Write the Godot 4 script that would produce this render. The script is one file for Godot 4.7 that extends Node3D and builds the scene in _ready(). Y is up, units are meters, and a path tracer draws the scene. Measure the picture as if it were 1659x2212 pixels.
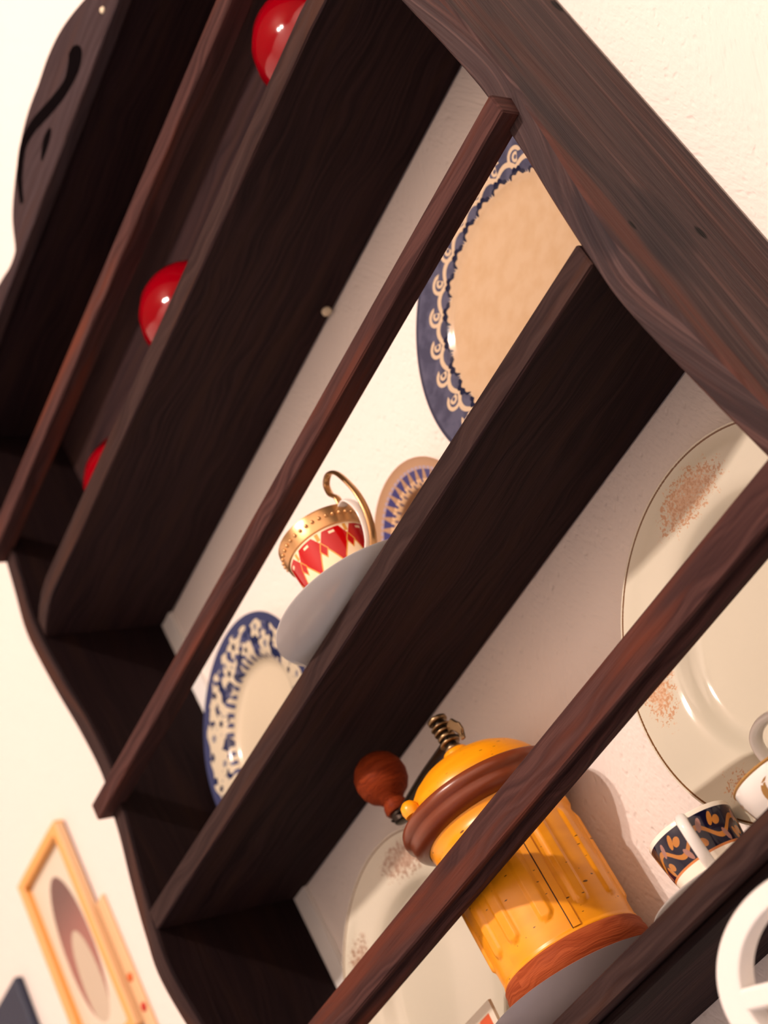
extends Node3D
# A dark wooden plate rack on a cream plaster wall, seen from below and from its right end.
# x runs along the wall, y is up, z comes out of the wall (wall face at z = 0).  Metres.

var M := {}

# ------------------------------------------------------------------ mesh building
class Mb:
	var v := PackedVector3Array()
	var n := PackedVector3Array()
	var t := PackedVector2Array()
	func tri(a: Vector3, b: Vector3, c: Vector3, na: Vector3, nb: Vector3, nc: Vector3, ta := Vector2.ZERO, tb := Vector2.ZERO, tc := Vector2.ZERO) -> void:
		if (b - a).cross(c - a).length_squared() < 1e-22:
			return
		if (b - a).cross(c - a).dot(na + nb + nc) > 0.0:
			v.append_array([a, c, b]); n.append_array([na, nc, nb]); t.append_array([ta, tc, tb])
		else:
			v.append_array([a, b, c]); n.append_array([na, nb, nc]); t.append_array([ta, tb, tc])
	func quad(a: Vector3, b: Vector3, c: Vector3, d: Vector3, nn: Array, uv: Array) -> void:
		tri(a, b, c, nn[0], nn[1], nn[2], uv[0], uv[1], uv[2])
		tri(a, c, d, nn[0], nn[2], nn[3], uv[0], uv[2], uv[3])
	func flat(a: Vector3, b: Vector3, c: Vector3, d: Vector3, nr: Vector3, uv: Array) -> void:
		quad(a, b, c, d, [nr, nr, nr, nr], uv)
	func mesh() -> ArrayMesh:
		var a := []
		a.resize(Mesh.ARRAY_MAX)
		a[Mesh.ARRAY_VERTEX] = v
		a[Mesh.ARRAY_NORMAL] = n
		a[Mesh.ARRAY_TEX_UV] = t
		var m := ArrayMesh.new()
		m.add_surface_from_arrays(Mesh.PRIMITIVE_TRIANGLES, a)
		return m

func part(called: String, mb: Mb, m: Material, parent: Node, label := "") -> MeshInstance3D:
	var o := MeshInstance3D.new()
	o.name = called
	o.mesh = mb.mesh()
	o.material_override = m
	parent.add_child(o, true)
	if label != "":
		o.set_meta("label", label)
	return o

func thing(called: String, label: String, category: String, at: Vector3, group := "") -> Node3D:
	var o := Node3D.new()
	o.name = called
	o.position = at
	add_child(o, true)
	o.set_meta("label", label)
	o.set_meta("category", category)
	if group != "":
		o.set_meta("group", group)
	return o

# A board: a closed outline in (a, b) swept along one axis; edges along the sweep are cut by `bev`.
# axis "x": outline (z, y);  axis "z": outline (x, y);  axis "y": outline (x, z).
func p3(axis: String, a: float, b: float, s: float) -> Vector3:
	if axis == "x":
		return Vector3(s, b, a)
	if axis == "z":
		return Vector3(a, b, s)
	return Vector3(a, s, b)

func chamfer(poly: PackedVector2Array, bev: float) -> PackedVector2Array:
	var out := PackedVector2Array()
	var k := poly.size()
	for i in k:
		var p := poly[i]
		var q := poly[(i + k - 1) % k]
		var r := poly[(i + 1) % k]
		var d0 := (q - p).normalized()
		var d1 := (r - p).normalized()
		if d0.dot(d1) > -0.85:
			out.append(p + d0 * minf(bev, (q - p).length() * 0.4))
			out.append(p + d1 * minf(bev, (r - p).length() * 0.4))
		else:
			out.append(p)
	return out

func shrink(poly: PackedVector2Array, by: float) -> PackedVector2Array:
	var out := PackedVector2Array()
	var k := poly.size()
	var area := 0.0
	for i in k:
		area += poly[i].cross(poly[(i + 1) % k])
	var s := signf(area)
	for i in k:
		var d0 := (poly[i] - poly[(i + k - 1) % k]).normalized()
		var d1 := (poly[(i + 1) % k] - poly[i]).normalized()
		var n0 := Vector2(-d0.y, d0.x) * s
		var n1 := Vector2(-d1.y, d1.x) * s
		var m := (n0 + n1)
		m = m / maxf(0.6, m.length_squared() * 0.5)
		out.append(poly[i] + m * by)
	return out

# grain "s": wood grain runs along the sweep; "b": along the outline's second axis; "a": the first
func sweep(mb: Mb, poly_in: PackedVector2Array, axis: String, s0: float, s1: float, bev := 0.0015, grain := "s", off := Vector2.ZERO, edge: Mb = null) -> void:
	var steps := 1
	var poly := chamfer(poly_in, bev) if bev > 0.0 else poly_in
	var k := poly.size()
	var area := 0.0
	for i in k:
		area += poly[i].cross(poly[(i + 1) % k])
	var sg := signf(area)
	var inner := shrink(poly, bev)
	var idx := Geometry2D.triangulate_polygon(inner)
	if idx.is_empty():
		inner = shrink(poly, bev * 0.3)
		idx = Geometry2D.triangulate_polygon(inner)
	var d := 0.0
	var sign_s := 1.0 if s1 > s0 else -1.0
	for i in k:
		var p := poly[i]
		var q := poly[(i + 1) % k]
		var dir := (q - p)
		var l := dir.length()
		if l < 1e-7:
			continue
		var n2 := Vector2(dir.y, -dir.x) / l * sg
		var nr := p3(axis, n2.x, n2.y, 0.0)
		for st in steps:
			var ua := lerpf(s0 + sign_s * bev, s1 - sign_s * bev, float(st) / steps)
			var ub := lerpf(s0 + sign_s * bev, s1 - sign_s * bev, float(st + 1) / steps)
			var uv := [Vector2(ua, d * 4.0), Vector2(ub, d * 4.0), Vector2(ub, (d + l) * 4.0), Vector2(ua, (d + l) * 4.0)]
			if grain == "b":
				uv = [Vector2(p.y, (ua + p.x) * 4.0), Vector2(p.y, (ub + p.x) * 4.0), Vector2(q.y, (ub + q.x) * 4.0), Vector2(q.y, (ua + q.x) * 4.0)]
			elif grain == "a":
				uv = [Vector2(p.x, (ua + p.y) * 4.0), Vector2(p.x, (ub + p.y) * 4.0), Vector2(q.x, (ub + q.y) * 4.0), Vector2(q.x, (ua + q.y) * 4.0)]
			for j in 4:
				uv[j] = uv[j] + off
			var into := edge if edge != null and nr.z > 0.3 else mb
			into.flat(p3(axis, p.x, p.y, ua), p3(axis, p.x, p.y, ub), p3(axis, q.x, q.y, ub), p3(axis, q.x, q.y, ua), nr, uv)
		# bevel to the two end caps
		for e in 2:
			var se := s0 if e == 0 else s1
			var si := s0 + sign_s * bev if e == 0 else s1 - sign_s * bev
			var out_dir := -sign_s if e == 0 else sign_s
			if bev > 0.0:
				var nb := (nr + p3(axis, 0, 0, out_dir)).normalized()
				var uvb := []
				for w in [p, q, inner[(i + 1) % k], inner[i]]:
					uvb.append((Vector2(w.y, w.x * 4.0) if grain == "b" else Vector2(w.x, w.y * 4.0)) + off)
				mb.flat(p3(axis, p.x, p.y, si), p3(axis, q.x, q.y, si), p3(axis, inner[(i + 1) % k].x, inner[(i + 1) % k].y, se), p3(axis, inner[i].x, inner[i].y, se), nb, uvb)
		d += l
	for e in 2:
		var se2 := s0 if e == 0 else s1
		var nn := p3(axis, 0, 0, -sign_s if e == 0 else sign_s)
		for i in range(0, idx.size(), 3):
			var w := []
			var uv3 := []
			for j in 3:
				var c := inner[idx[i + j]]
				w.append(p3(axis, c.x, c.y, se2))
				uv3.append((Vector2(c.y, c.x * 4.0) if grain == "b" else Vector2(c.x, c.y * 4.0)) + off)
			mb.tri(w[0], w[1], w[2], nn, nn, nn, uv3[0], uv3[1], uv3[2])

func rect(a0: float, a1: float, b0: float, b1: float) -> PackedVector2Array:
	return PackedVector2Array([Vector2(a0, b0), Vector2(a1, b0), Vector2(a1, b1), Vector2(a0, b1)])

func box(mb: Mb, lo: Vector3, hi: Vector3, bev := 0.001) -> void:
	sweep(mb, rect(lo.z, hi.z, lo.y, hi.y), "x", lo.x, hi.x, bev)

# Turned shape round +Y. profile: (radius, height).  disc: planar texture over radius rmax.
func lathe(mb: Mb, prof: Array, segs := 64, disc := 0.0, at := Vector3.ZERO, basis := Basis.IDENTITY, sx := 1.0, fluted := false, a0 := 0.0, a1 := TAU) -> void:
	var k := prof.size()
	var sn := []
	var length := [0.0]
	for i in k - 1:
		var d: Vector2 = prof[i + 1] - prof[i]
		sn.append(Vector2(d.y, -d.x).normalized())
		length.append(length[i] + d.length())
	# outward normals: with a profile that runs upwards on the outside (d.y, -d.x) points out
	var va := []
	var vb := []
	for i in k - 1:
		var na: Vector2 = sn[i]
		var nb: Vector2 = sn[i]
		if i > 0 and sn[i - 1].dot(sn[i]) > 0.62:
			na = (sn[i - 1] + sn[i]).normalized()
		if i < k - 2 and sn[i + 1].dot(sn[i]) > 0.62:
			nb = (sn[i + 1] + sn[i]).normalized()
		va.append(na)
		vb.append(nb)
	for s in segs:
		var t0 := lerpf(a0, a1, float(s) / segs)
		var t1 := lerpf(a0, a1, float(s + 1) / segs)
		for i in k - 1:
			var c := [[i, t0], [i, t1], [i + 1, t1], [i + 1, t0]]
			var pos := []
			var nor := []
			var uv := []
			for j in 4:
				var pr: Vector2 = prof[c[j][0]]
				var th: float = c[j][1]
				var r := pr.x
				if fluted:
					r += flute(th, pr.y)
				var q: Vector2 = va[i] if j < 2 else vb[i]
				var dirv := Vector3(sin(th) * sx, 0, cos(th))
				pos.append(at + basis * (dirv * r + Vector3(0, pr.y, 0)))
				var nv := Vector3(sin(th) * q.x / sx, q.y, cos(th) * q.x)
				if fluted:
					var e := 0.004
					var dr := (flute(th + e, pr.y) - flute(th - e, pr.y)) / (2.0 * e * maxf(r, 0.001))
					var dh := (flute(th, pr.y + 0.0004) - flute(th, pr.y - 0.0004)) / 0.0008
					nv += -Vector3(cos(th), 0, -sin(th)) * dr - Vector3(0, 1, 0) * dh
				nor.append((basis * nv).normalized())
				if disc > 0.0:
					uv.append(Vector2(0.5 + sin(th) * pr.x / (2.0 * disc), 0.5 + cos(th) * pr.x / (2.0 * disc)))
				else:
					uv.append(Vector2(th / TAU, 1.0 - length[c[j][0]] / length[k - 1]))
			mb.quad(pos[0], pos[1], pos[2], pos[3], nor, uv)

# Round tube through points, radius per point; flat > 0 squashes it along `side`.
func tube(mb: Mb, pts: Array, rad: Array, segs := 12, squash := 1.0, side := Vector3.ZERO, closed := false) -> void:
	var k := pts.size()
	var ring := []
	var rn := []
	var up := Vector3(0.31, 0.2, 0.93).normalized()
	for i in k:
		var a: Vector3 = pts[(i + k - 1) % k] if closed or i > 0 else pts[i]
		var b: Vector3 = pts[(i + 1) % k] if closed or i < k - 1 else pts[i]
		var d := (b - a).normalized()
		var u := side if side != Vector3.ZERO else up
		u = (u - d * u.dot(d)).normalized()
		if side == Vector3.ZERO:
			up = u
		var w := d.cross(u)
		var row := []
		var rown := []
		for s in segs:
			var th := TAU * s / segs
			row.append(pts[i] + (u * cos(th) + w * sin(th) * squash) * rad[i])
			rown.append((u * cos(th) * squash + w * sin(th)).normalized())
		ring.append(row)
		rn.append(rown)
	for i in (k if closed else k - 1):
		var j := (i + 1) % k
		for s in segs:
			var s2 := (s + 1) % segs
			var uv := [Vector2(float(i) / k, float(s) / segs), Vector2(float(i + 1) / k, float(s) / segs), Vector2(float(i + 1) / k, float(s + 1) / segs), Vector2(float(i) / k, float(s + 1) / segs)]
			mb.quad(ring[i][s], ring[j][s], ring[j][s2], ring[i][s2], [rn[i][s], rn[j][s], rn[j][s2], rn[i][s2]], uv)
	if not closed:
		for e in [0, k - 1]:
			var nn: Vector3 = (pts[0] - pts[1]).normalized() if e == 0 else (pts[k - 1] - pts[k - 2]).normalized()
			for s in segs:
				mb.tri(pts[e], ring[e][s], ring[e][(s + 1) % segs], nn, nn, nn)

func spline(ctrl: Array, per := 8, closed := false) -> Array:
	var out := []
	var k := ctrl.size()
	var last := k if closed else k - 1
	for i in last:
		var p0: Vector3 = ctrl[(i + k - 1) % k] if closed or i > 0 else ctrl[i]
		var p1: Vector3 = ctrl[i]
		var p2: Vector3 = ctrl[(i + 1) % k]
		var p3v: Vector3 = ctrl[(i + 2) % k] if closed or i < k - 2 else p2
		for s in per:
			var t := float(s) / per
			out.append(0.5 * ((2.0 * p1) + (p2 - p0) * t + (2.0 * p0 - 5.0 * p1 + 4.0 * p2 - p3v) * t * t + (3.0 * p1 - p0 - 3.0 * p2 + p3v) * t * t * t))
	if not closed:
		out.append(ctrl[k - 1])
	return out

func smooth2(ctrl: Array, per := 6) -> PackedVector2Array:
	var c3 := []
	for p in ctrl:
		c3.append(Vector3(p.x, p.y, 0))
	var out := PackedVector2Array()
	for q in spline(c3, per):
		out.append(Vector2(q.x, q.y))
	return out

# ------------------------------------------------------------------ materials
func noise(seed_: int, freq: float, oct := 3) -> FastNoiseLite:
	var f := FastNoiseLite.new()
	f.seed = seed_
	f.noise_type = FastNoiseLite.TYPE_SIMPLEX_SMOOTH
	f.frequency = freq
	f.fractal_octaves = oct
	return f

func tex(img: Image) -> ImageTexture:
	img.generate_mipmaps()
	return ImageTexture.create_from_image(img)

func mat(c: Color, rough := 0.5, metal := 0.0, spec := 0.5) -> StandardMaterial3D:
	var m := StandardMaterial3D.new()
	m.albedo_color = c
	m.roughness = rough
	m.metallic = metal
	m.metallic_specular = spec
	m.cull_mode = BaseMaterial3D.CULL_DISABLED
	return m

func tmat(img: Image, rough := 0.5, metal := 0.0, spec := 0.5) -> StandardMaterial3D:
	var m := mat(Color.WHITE, rough, metal, spec)
	m.albedo_texture = tex(img)
	return m

# stained wood: grain along u; `worn` shows reddish bare streaks, `grey` greyish rubbed patches
func wood(seed_: int, base: Color, streak: Color, worn: Color, worn_amount: float, rough := 0.55) -> StandardMaterial3D:
	var w := 1024
	var h := 512
	var img := Image.create(w, h, false, Image.FORMAT_RGB8)
	var hgt := Image.create(w, h, false, Image.FORMAT_RGB8)
	var n1 := noise(seed_, 0.01, 4)
	var n2 := noise(seed_ + 7, 0.006, 3)
	var n3 := noise(seed_ + 13, 0.05, 2)
	for y in h:
		for x in w:
			var warp := n2.get_noise_2d(x * 0.9, y * 0.9) * 26.0
			var g := n1.get_noise_2d(x * 0.35, (y + warp) * 9.0)
			var fine := n3.get_noise_2d(x * 0.25, y * 11.0)
			var blotch := n2.get_noise_2d(x * 0.5 + 400.0, y * 2.6)
			var c := base.lerp(streak, clampf(0.45 + g * 0.9 + fine * 0.35, 0.0, 1.0))
			c = c.lerp(worn, clampf((blotch - 0.05) * 2.2 + g * 0.5, 0.0, 1.0) * worn_amount)
			img.set_pixel(x, y, c)
			var hh := 0.5 + 0.28 * g + 0.3 * fine
			hgt.set_pixel(x, y, Color(hh, hh, hh))
	hgt.bump_map_to_normal_map(3.0)
	var m := tmat(img, rough + 0.12, 0.0, 0.16)
	m.normal_enabled = true
	m.normal_texture = tex(hgt)
	m.normal_scale = 0.5
	return m

# the right end panel: one board, grain up the board, seen close
func panel_wood() -> StandardMaterial3D:
	var w := 1024
	var h := 256
	# u = y in [1.6, 2.7], v = z in [0, 0.16]
	var img := Image.create(w, h, false, Image.FORMAT_RGB8)
	var hgt := Image.create(w, h, false, Image.FORMAT_RGB8)
	var n1 := noise(91, 0.01, 4)
	var n2 := noise(92, 0.006, 3)
	var n3 := noise(93, 0.05, 2)
	var base := Color(0.262, 0.21, 0.21)
	var dark := Color(0.19, 0.15, 0.155)
	var grey := Color(0.165, 0.148, 0.165)
	var red := Color(0.36, 0.215, 0.18)
	var pale := Color(0.37, 0.29, 0.28)
	for y in h:
		for x in w:
			var yy := 1.6 + 1.1 * x / w
			var zz := 0.16 * y / h
			# grain bends round the knot at (2.03, 0.066)
			var dk := Vector2((yy - 2.03) * 0.55, zz - 0.066)
			var bend := 10.0 * exp(-dk.length_squared() / 0.0009) * signf(dk.y)
			var g := n1.get_noise_2d(x * 0.3, (y + bend + n2.get_noise_2d(x * 0.7, y) * 16.0) * 7.0)
			var fine := n3.get_noise_2d(x * 0.2, (y + bend) * 9.0)
			var c := base.lerp(dark, clampf(0.25 + g * 0.9 + fine * 0.3, 0.0, 1.0))
			var streaks := n1.get_noise_2d(x * 0.12 + 900.0, y * 12.0)
			c = c.lerp(pale, clampf((streaks - 0.22) * 3.0, 0.0, 0.75))
			var gp := n2.get_noise_2d(x * 0.8 + 77.0, y * 2.2 + 300.0)
			var near_front := smoothstep(0.075, 0.125, zz)
			c = c.lerp(grey, clampf(gp * 2.0 - 0.25, 0.0, 0.8) * (0.25 + 0.75 * near_front))
			var rp := n2.get_noise_2d(x * 0.5 + 555.0, y * 4.0)
			c = c.lerp(red, clampf((rp - 0.12) * 2.6, 0.0, 0.6) * (0.35 + 0.65 * near_front))
			# holes and dents of the old board
			for k in [[2.03, 0.0614, 0.0050, 0.0030], [2.031, 0.119, 0.0035, 0.0016], [2.279, 0.007, 0.006, 0.0035]]:
				var e := pow((yy - k[0]) / k[2], 2.0) + pow((zz - k[1]) / k[3], 2.0)
				c = c.lerp(Color(0.035, 0.028, 0.032), clampf(1.6 - e, 0.0, 1.0))
			var e2 := pow((yy - 2.04) / 0.035, 2.0) + pow((zz - 0.085) / 0.014, 2.0)
			c = c.lerp(grey.darkened(0.1), clampf(1.0 - e2, 0.0, 0.5))
			img.set_pixel(x, y, c)
			var hh := 0.5 + 0.25 * g + 0.3 * fine + 0.2 * streaks
			hgt.set_pixel(x, y, Color(hh, hh, hh))
	hgt.bump_map_to_normal_map(3.0)
	var m := tmat(img, 0.62, 0.0, 0.2)
	m.normal_enabled = true
	m.normal_texture = tex(hgt)
	m.normal_scale = 0.6
	# sweep() gives (y, 4 z): bring both to 0..1
	m.uv1_scale = Vector3(1.0 / 1.1, 1.0 / 0.64, 1)
	m.uv1_offset = Vector3(-1.6 / 1.1, 0, 0)
	return m

func plaster() -> StandardMaterial3D:
	var s := 512
	var img := Image.create(s, s, false, Image.FORMAT_RGB8)
	var n1 := noise(5, 0.02, 4)
	var n2 := noise(6, 0.09, 3)
	var n3 := noise(8, 0.05, 1)
	for y in s:
		for x in s:
			# made to tile: blended over its own shifted copy
			var a := float(x) / s
			var b := float(y) / s
			var th := a * TAU
			var ph := b * TAU
			var p := Vector3(cos(th) * 80.0, sin(th) * 80.0, cos(ph) * 80.0)
			var q := sin(ph) * 80.0
			var v1 := n1.get_noise_3d(p.x + q, p.y - q * 0.7, p.z)
			var v2 := n2.get_noise_3d(p.x + q, p.y - q * 0.7, p.z)
			var pit := n3.get_noise_3d(p.x * 1.3 + q + 200.0, p.y - q, p.z * 2.0)
			var h := 0.55 + v1 * 0.25 + v2 * 0.22 - maxf(0.0, pit - 0.5) * 0.9
			img.set_pixel(x, y, Color(h, h, h))
	img.bump_map_to_normal_map(4.0)
	var m := mat(Color(0.93, 0.895, 0.865), 0.9, 0.0, 0.2)
	m.normal_enabled = true
	m.normal_texture = tex(img)
	m.normal_scale = 0.55
	m.uv1_triplanar = true
	m.uv1_world_triplanar = true
	m.uv1_scale = Vector3(6.0, 2.6, 6.0)
	return m

func disc_image(size: int, f: Callable) -> Image:
	var img := Image.create(size, size, false, Image.FORMAT_RGB8)
	for y in size:
		for x in size:
			var px := (x + 0.5) / size * 2.0 - 1.0
			var py := (y + 0.5) / size * 2.0 - 1.0
			img.set_pixel(x, y, f.call(sqrt(px * px + py * py), atan2(px, -py), px, py))
	return img

# blue scroll border on tan: r and angle, rim from 0.70 to 1
func platter_print() -> Image:
	var n1 := noise(21, 3.0, 3)
	var cream := Color(0.80, 0.71, 0.60)
	var tan_ := Color(0.78, 0.67, 0.545)
	var slate := Color(0.285, 0.285, 0.36)
	var navy := Color(0.12, 0.13, 0.22)
	return disc_image(1024, func(r: float, th: float, px: float, py: float) -> Color:
		var mott := n1.get_noise_2d(px * 2.0, py * 2.0)
		if r < 0.685:
			return tan_.lerp(Color(0.75, 0.63, 0.49), clampf(0.3 + mott * 0.7, 0.0, 1.0))
		var cells := 25.0
		var u := th / TAU * cells
		var cu := u - floorf(u) - 0.5       # -0.5..0.5 along the rim
		var cv := (r - 0.70) / 0.30          # 0 inside .. 1 edge
		var x := cu
		var c := slate.lerp(Color(0.35, 0.35, 0.43), clampf(0.5 + mott * 1.6, 0.0, 1.0))
		# C-scroll: an open cream ring with a tail to the next one
		var w := 0.060
		var d1 := absf(Vector2(x + 0.02, (cv - 0.33) * 1.45).length() - 0.27)
		var open1 := x > 0.16 and cv > 0.24 and cv < 0.42
		if d1 < w and not open1:
			c = cream
		var d2 := absf(Vector2(x - 0.02, (cv - 0.33) * 1.45).length() - 0.11)
		if d2 < w * 0.75 and x < 0.1:
			c = cream
		var d3 := absf(cv - (0.13 + 0.14 * absf(sin(x * PI))))
		if d3 < 0.055:
			c = cream
		# dark fishtails that bite into the well
		var tail := 0.10 - 0.14 * pow(absf(cos((x + 0.5) * PI)), 3.0) + 0.05 * absf(sin(x * TAU * 2.0))
		if cv < tail:
			var bite := -0.05 + 0.09 * absf(sin((x + 0.5) * PI)) + 0.02 * sin(x * TAU * 3.0)
			c = navy if cv > bite - 0.02 else tan_
			if absf(x) > 0.43:
				c = cream
		if r > 0.975:
			c = slate.darkened(0.12)
		return c)

func flower_print() -> Image:
	var n1 := noise(31, 1.25, 3)
	var cream := Color(0.84, 0.79, 0.69)
	var slate := Color(0.28, 0.30, 0.44)
	var navy := Color(0.09, 0.12, 0.26)
	var blossoms := []
	var rng := RandomNumberGenerator.new()
	rng.seed = 4
	for i in 22:
		var a := TAU * i / 22.0 + rng.randf_range(-0.07, 0.07)
		var rr := 0.775 + 0.075 * (1.0 if i % 2 == 0 else -0.9) + rng.randf_range(-0.025, 0.025)
		blossoms.append([Vector2(sin(a), -cos(a)) * rr, rng.randf_range(0.07, 0.115), rng.randf() < 0.5, a])
	return disc_image(768, func(r: float, th: float, px: float, py: float) -> Color:
		if r < 0.585:
			return cream
		var edge_in := 0.635 + 0.025 * sin(th * 17.0) + 0.02 * sin(th * 7.0)
		if r < edge_in:
			var bead := fposmod(th / TAU * 44.0, 1.0)
			return slate if absf(bead - 0.5) < 0.24 and r > 0.595 else cream
		var edge_out := 0.915 + 0.014 * sin(th * 23.0) + 0.01 * sin(th * 11.0)
		if r > edge_out:
			return slate.lerp(navy, 0.15)
		# bluer where sprays of leaves lie, paler round the flowers
		var spray := 0.5 + 0.5 * sin(th * 2.0 + 1.0)
		var k := n1.get_noise_2d(px * 4.0, py * 4.0)
		var c := cream.lerp(slate, smoothstep(0.25, 0.55, 0.36 + k * 1.3 + (spray - 0.5) * 0.6))
		if k > 0.22:
			c = c.lerp(navy, 0.75)
		for b in blossoms:
			var d: Vector2 = Vector2(px, py) - b[0]
			if d.length() < b[1] * 1.4:
				var pet: float = b[1] * (0.85 + 0.22 * cos(atan2(d.y, d.x) * 5.0 + b[3] * 7.0))
				if d.length() < pet:
					c = cream
					if d.length() < pet * 0.36:
						c = navy if b[2] else Color(0.50, 0.50, 0.54)
		return c)

func dish_print() -> Image:
	var tan_ := Color(0.70, 0.55, 0.42)
	var blue := Color(0.22, 0.22, 0.46)
	var pale := Color(0.66, 0.60, 0.66)
	return disc_image(512, func(r: float, th: float, _px: float, _py: float) -> Color:
		var c := tan_
		var u := fposmod(th / TAU * 34.0, 1.0) - 0.5
		if r > 0.845 and r < 0.885:
			c = pale if fposmod(th / TAU * 68.0, 1.0) < 0.7 else tan_
		elif r > 0.68 and r <= 0.845:
			var v := (r - 0.68) / 0.165
			if absf(u) < 0.12 + 0.28 * v:
				c = blue
			if v < 0.28 and absf(absf(u) - 0.3) < 0.16:
				c = Color(0.88, 0.74, 0.58)
		elif r > 0.635 and r <= 0.68:
			c = Color(0.88, 0.74, 0.58) if absf(u) < 0.36 else blue.lerp(tan_, 0.5)
		elif r > 0.36 and r < 0.40:
			c = blue.lerp(tan_, 0.3)
		return c)

# ivory with a thin brown line inside the edge and flower sprays on the rim
func ivory_print(seed_: int, spray: Color, turn: float) -> Image:
	var ivory := Color(0.81, 0.785, 0.71)
	var line := Color(0.42, 0.29, 0.17)
	var n1 := noise(seed_, 5.0, 3)
	var n2 := noise(seed_ + 2, 13.0, 2)
	return disc_image(1024, func(r: float, th: float, px: float, py: float) -> Color:
		var c := ivory
		var k := fposmod(th + turn, TAU / 5.0) - TAU / 10.0
		var e := pow(k / 0.34, 2.0) + pow((r - 0.825) / 0.115, 2.0)
		var f := n1.get_noise_2d(px * 4.0, py * 4.0) * 0.8 + n2.get_noise_2d(px * 4.0, py * 4.0) * 0.7
		var amount := clampf((1.05 - e) * 1.5 + f * 1.5 - 0.25, 0.0, 1.0)
		if e < 1.5:
			c = c.lerp(spray, amount * 0.45)
			if f > 0.22 and e < 1.0:
				c = c.lerp(spray.darkened(0.25), 0.25)
		if r > 0.979 and r < 0.988:
			c = line
		return c)

func cup_print() -> Image:
	# u round the cup, v from rim (0) to foot (1)
	var w := 1024
	var h := 256
	var red := Color(0.72, 0.03, 0.05)
	var gold := Color(0.86, 0.62, 0.28)
	var cream := Color(0.97, 0.88, 0.74)
	var img := Image.create(w, h, false, Image.FORMAT_RGB8)
	for y in h:
		for x in w:
			var v := float(y) / h * 1.3
			var u := fposmod(float(x) / w * 9.0, 1.0) - 0.5
			var c := cream
			# red swags: points reaching down, diamond cut-outs, gold edge
			var reach := 0.20 + 0.42 * (1.0 - absf(u) * 2.0)
			var notch := 0.16 * maxf(0.0, 1.0 - absf(absf(u) - 0.5) * 5.0)
			if v < reach and v > 0.03 + notch:
				c = red
			if absf(v - reach) < 0.022:
				c = gold
			if absf(u) > 0.44 and v > 0.02 and v < 0.14:
				c = gold
			var d := absf(absf(u) - 0.5) + absf(v - 0.30) * 1.2
			if d < 0.13:
				c = red
			elif d < 0.17:
				c = gold
			if absf(u) < 0.1 and v > 0.07 and v < 0.11:
				c = cream
			if absf(absf(u) - (v - 0.62) * 0.8) < 0.02 and v > 0.62 and v < 0.8:
				c = gold
			if v > 0.93:
				c = gold
			img.set_pixel(x, y, c)
	return img

func mug_print() -> Image:
	var w := 1024
	var h := 256
	var navy := Color(0.07, 0.06, 0.16)
	var gold := Color(0.72, 0.47, 0.20)
	var white := Color(0.96, 0.93, 0.87)
	var img := Image.create(w, h, false, Image.FORMAT_RGB8)
	for y in h:
		for x in w:
			var v := float(y) / h
			var uu := float(x) / w * 12.0
			var u := fposmod(uu, 1.0) - 0.5
			var odd := int(floorf(uu)) % 2
			var c := white
			if v > 0.05 and v < 0.42:
				c = navy
				var vv := (v - 0.06) / 0.36
				# running stem with leaf pairs
				var stem := 0.5 + 0.22 * sin(uu * PI)
				if absf(vv - stem) < 0.075:
					c = gold
				for k in [[-0.2, 0.22, 0.7], [0.22, 0.74, -0.7], [0.05, 0.30, 0.2]]:
					var d := Vector2((u - k[0]) * 1.3, vv - (k[1] if odd == 0 else 1.0 - k[1])).rotated(k[2] if odd == 0 else -k[2])
					if pow(d.x / 0.25, 2.0) + pow(d.y / 0.12, 2.0) < 1.0:
						c = gold if k[0] < 0.1 else Color(0.62, 0.45, 0.40)
				if vv > 0.93:
					c = Color(0.80, 0.50, 0.28)
			elif v > 0.78 and v < 0.97:
				var d2 := Vector2(u * 0.9, (v - 0.87) * 2.2)
				if odd == 0 and d2.length() < 0.16 + 0.08 * cos(atan2(d2.y, d2.x) * 3.0):
					c = Color(0.22, 0.24, 0.42)
			img.set_pixel(x, y, c)
	return img

func enamel() -> StandardMaterial3D:
	var s := 512
	var img := Image.create(s, s, false, Image.FORMAT_RGB8)
	var n1 := noise(61, 0.012, 3)
	var yellow := Color(0.97, 0.635, 0.07)
	for y in s:
		for x in s:
			var k := n1.get_noise_2d(x, y)
			img.set_pixel(x, y, yellow.lerp(Color(0.93, 0.595, 0.055), clampf(0.5 + k, 0.0, 1.0)))
	var rng := RandomNumberGenerator.new()
	rng.seed = 12
	for i in 130:
		var c := Vector2(rng.randf() * s, rng.randf() * s)
		var r := rng.randf_range(0.4, 1.7) if i > 14 else rng.randf_range(1.8, 3.2)
		for y in range(int(c.y - 4), int(c.y + 5)):
			for x in range(int(c.x - 4), int(c.x + 5)):
				var d := Vector2(x, y).distance_to(c)
				if d < r:
					var q := Vector2i(posmod(x, s), posmod(y, s))
					img.set_pixel(q.x, q.y, img.get_pixel(q.x, q.y).lerp(Color(0.20, 0.10, 0.03), 0.75))
	return tmat(img, 0.32)

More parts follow.
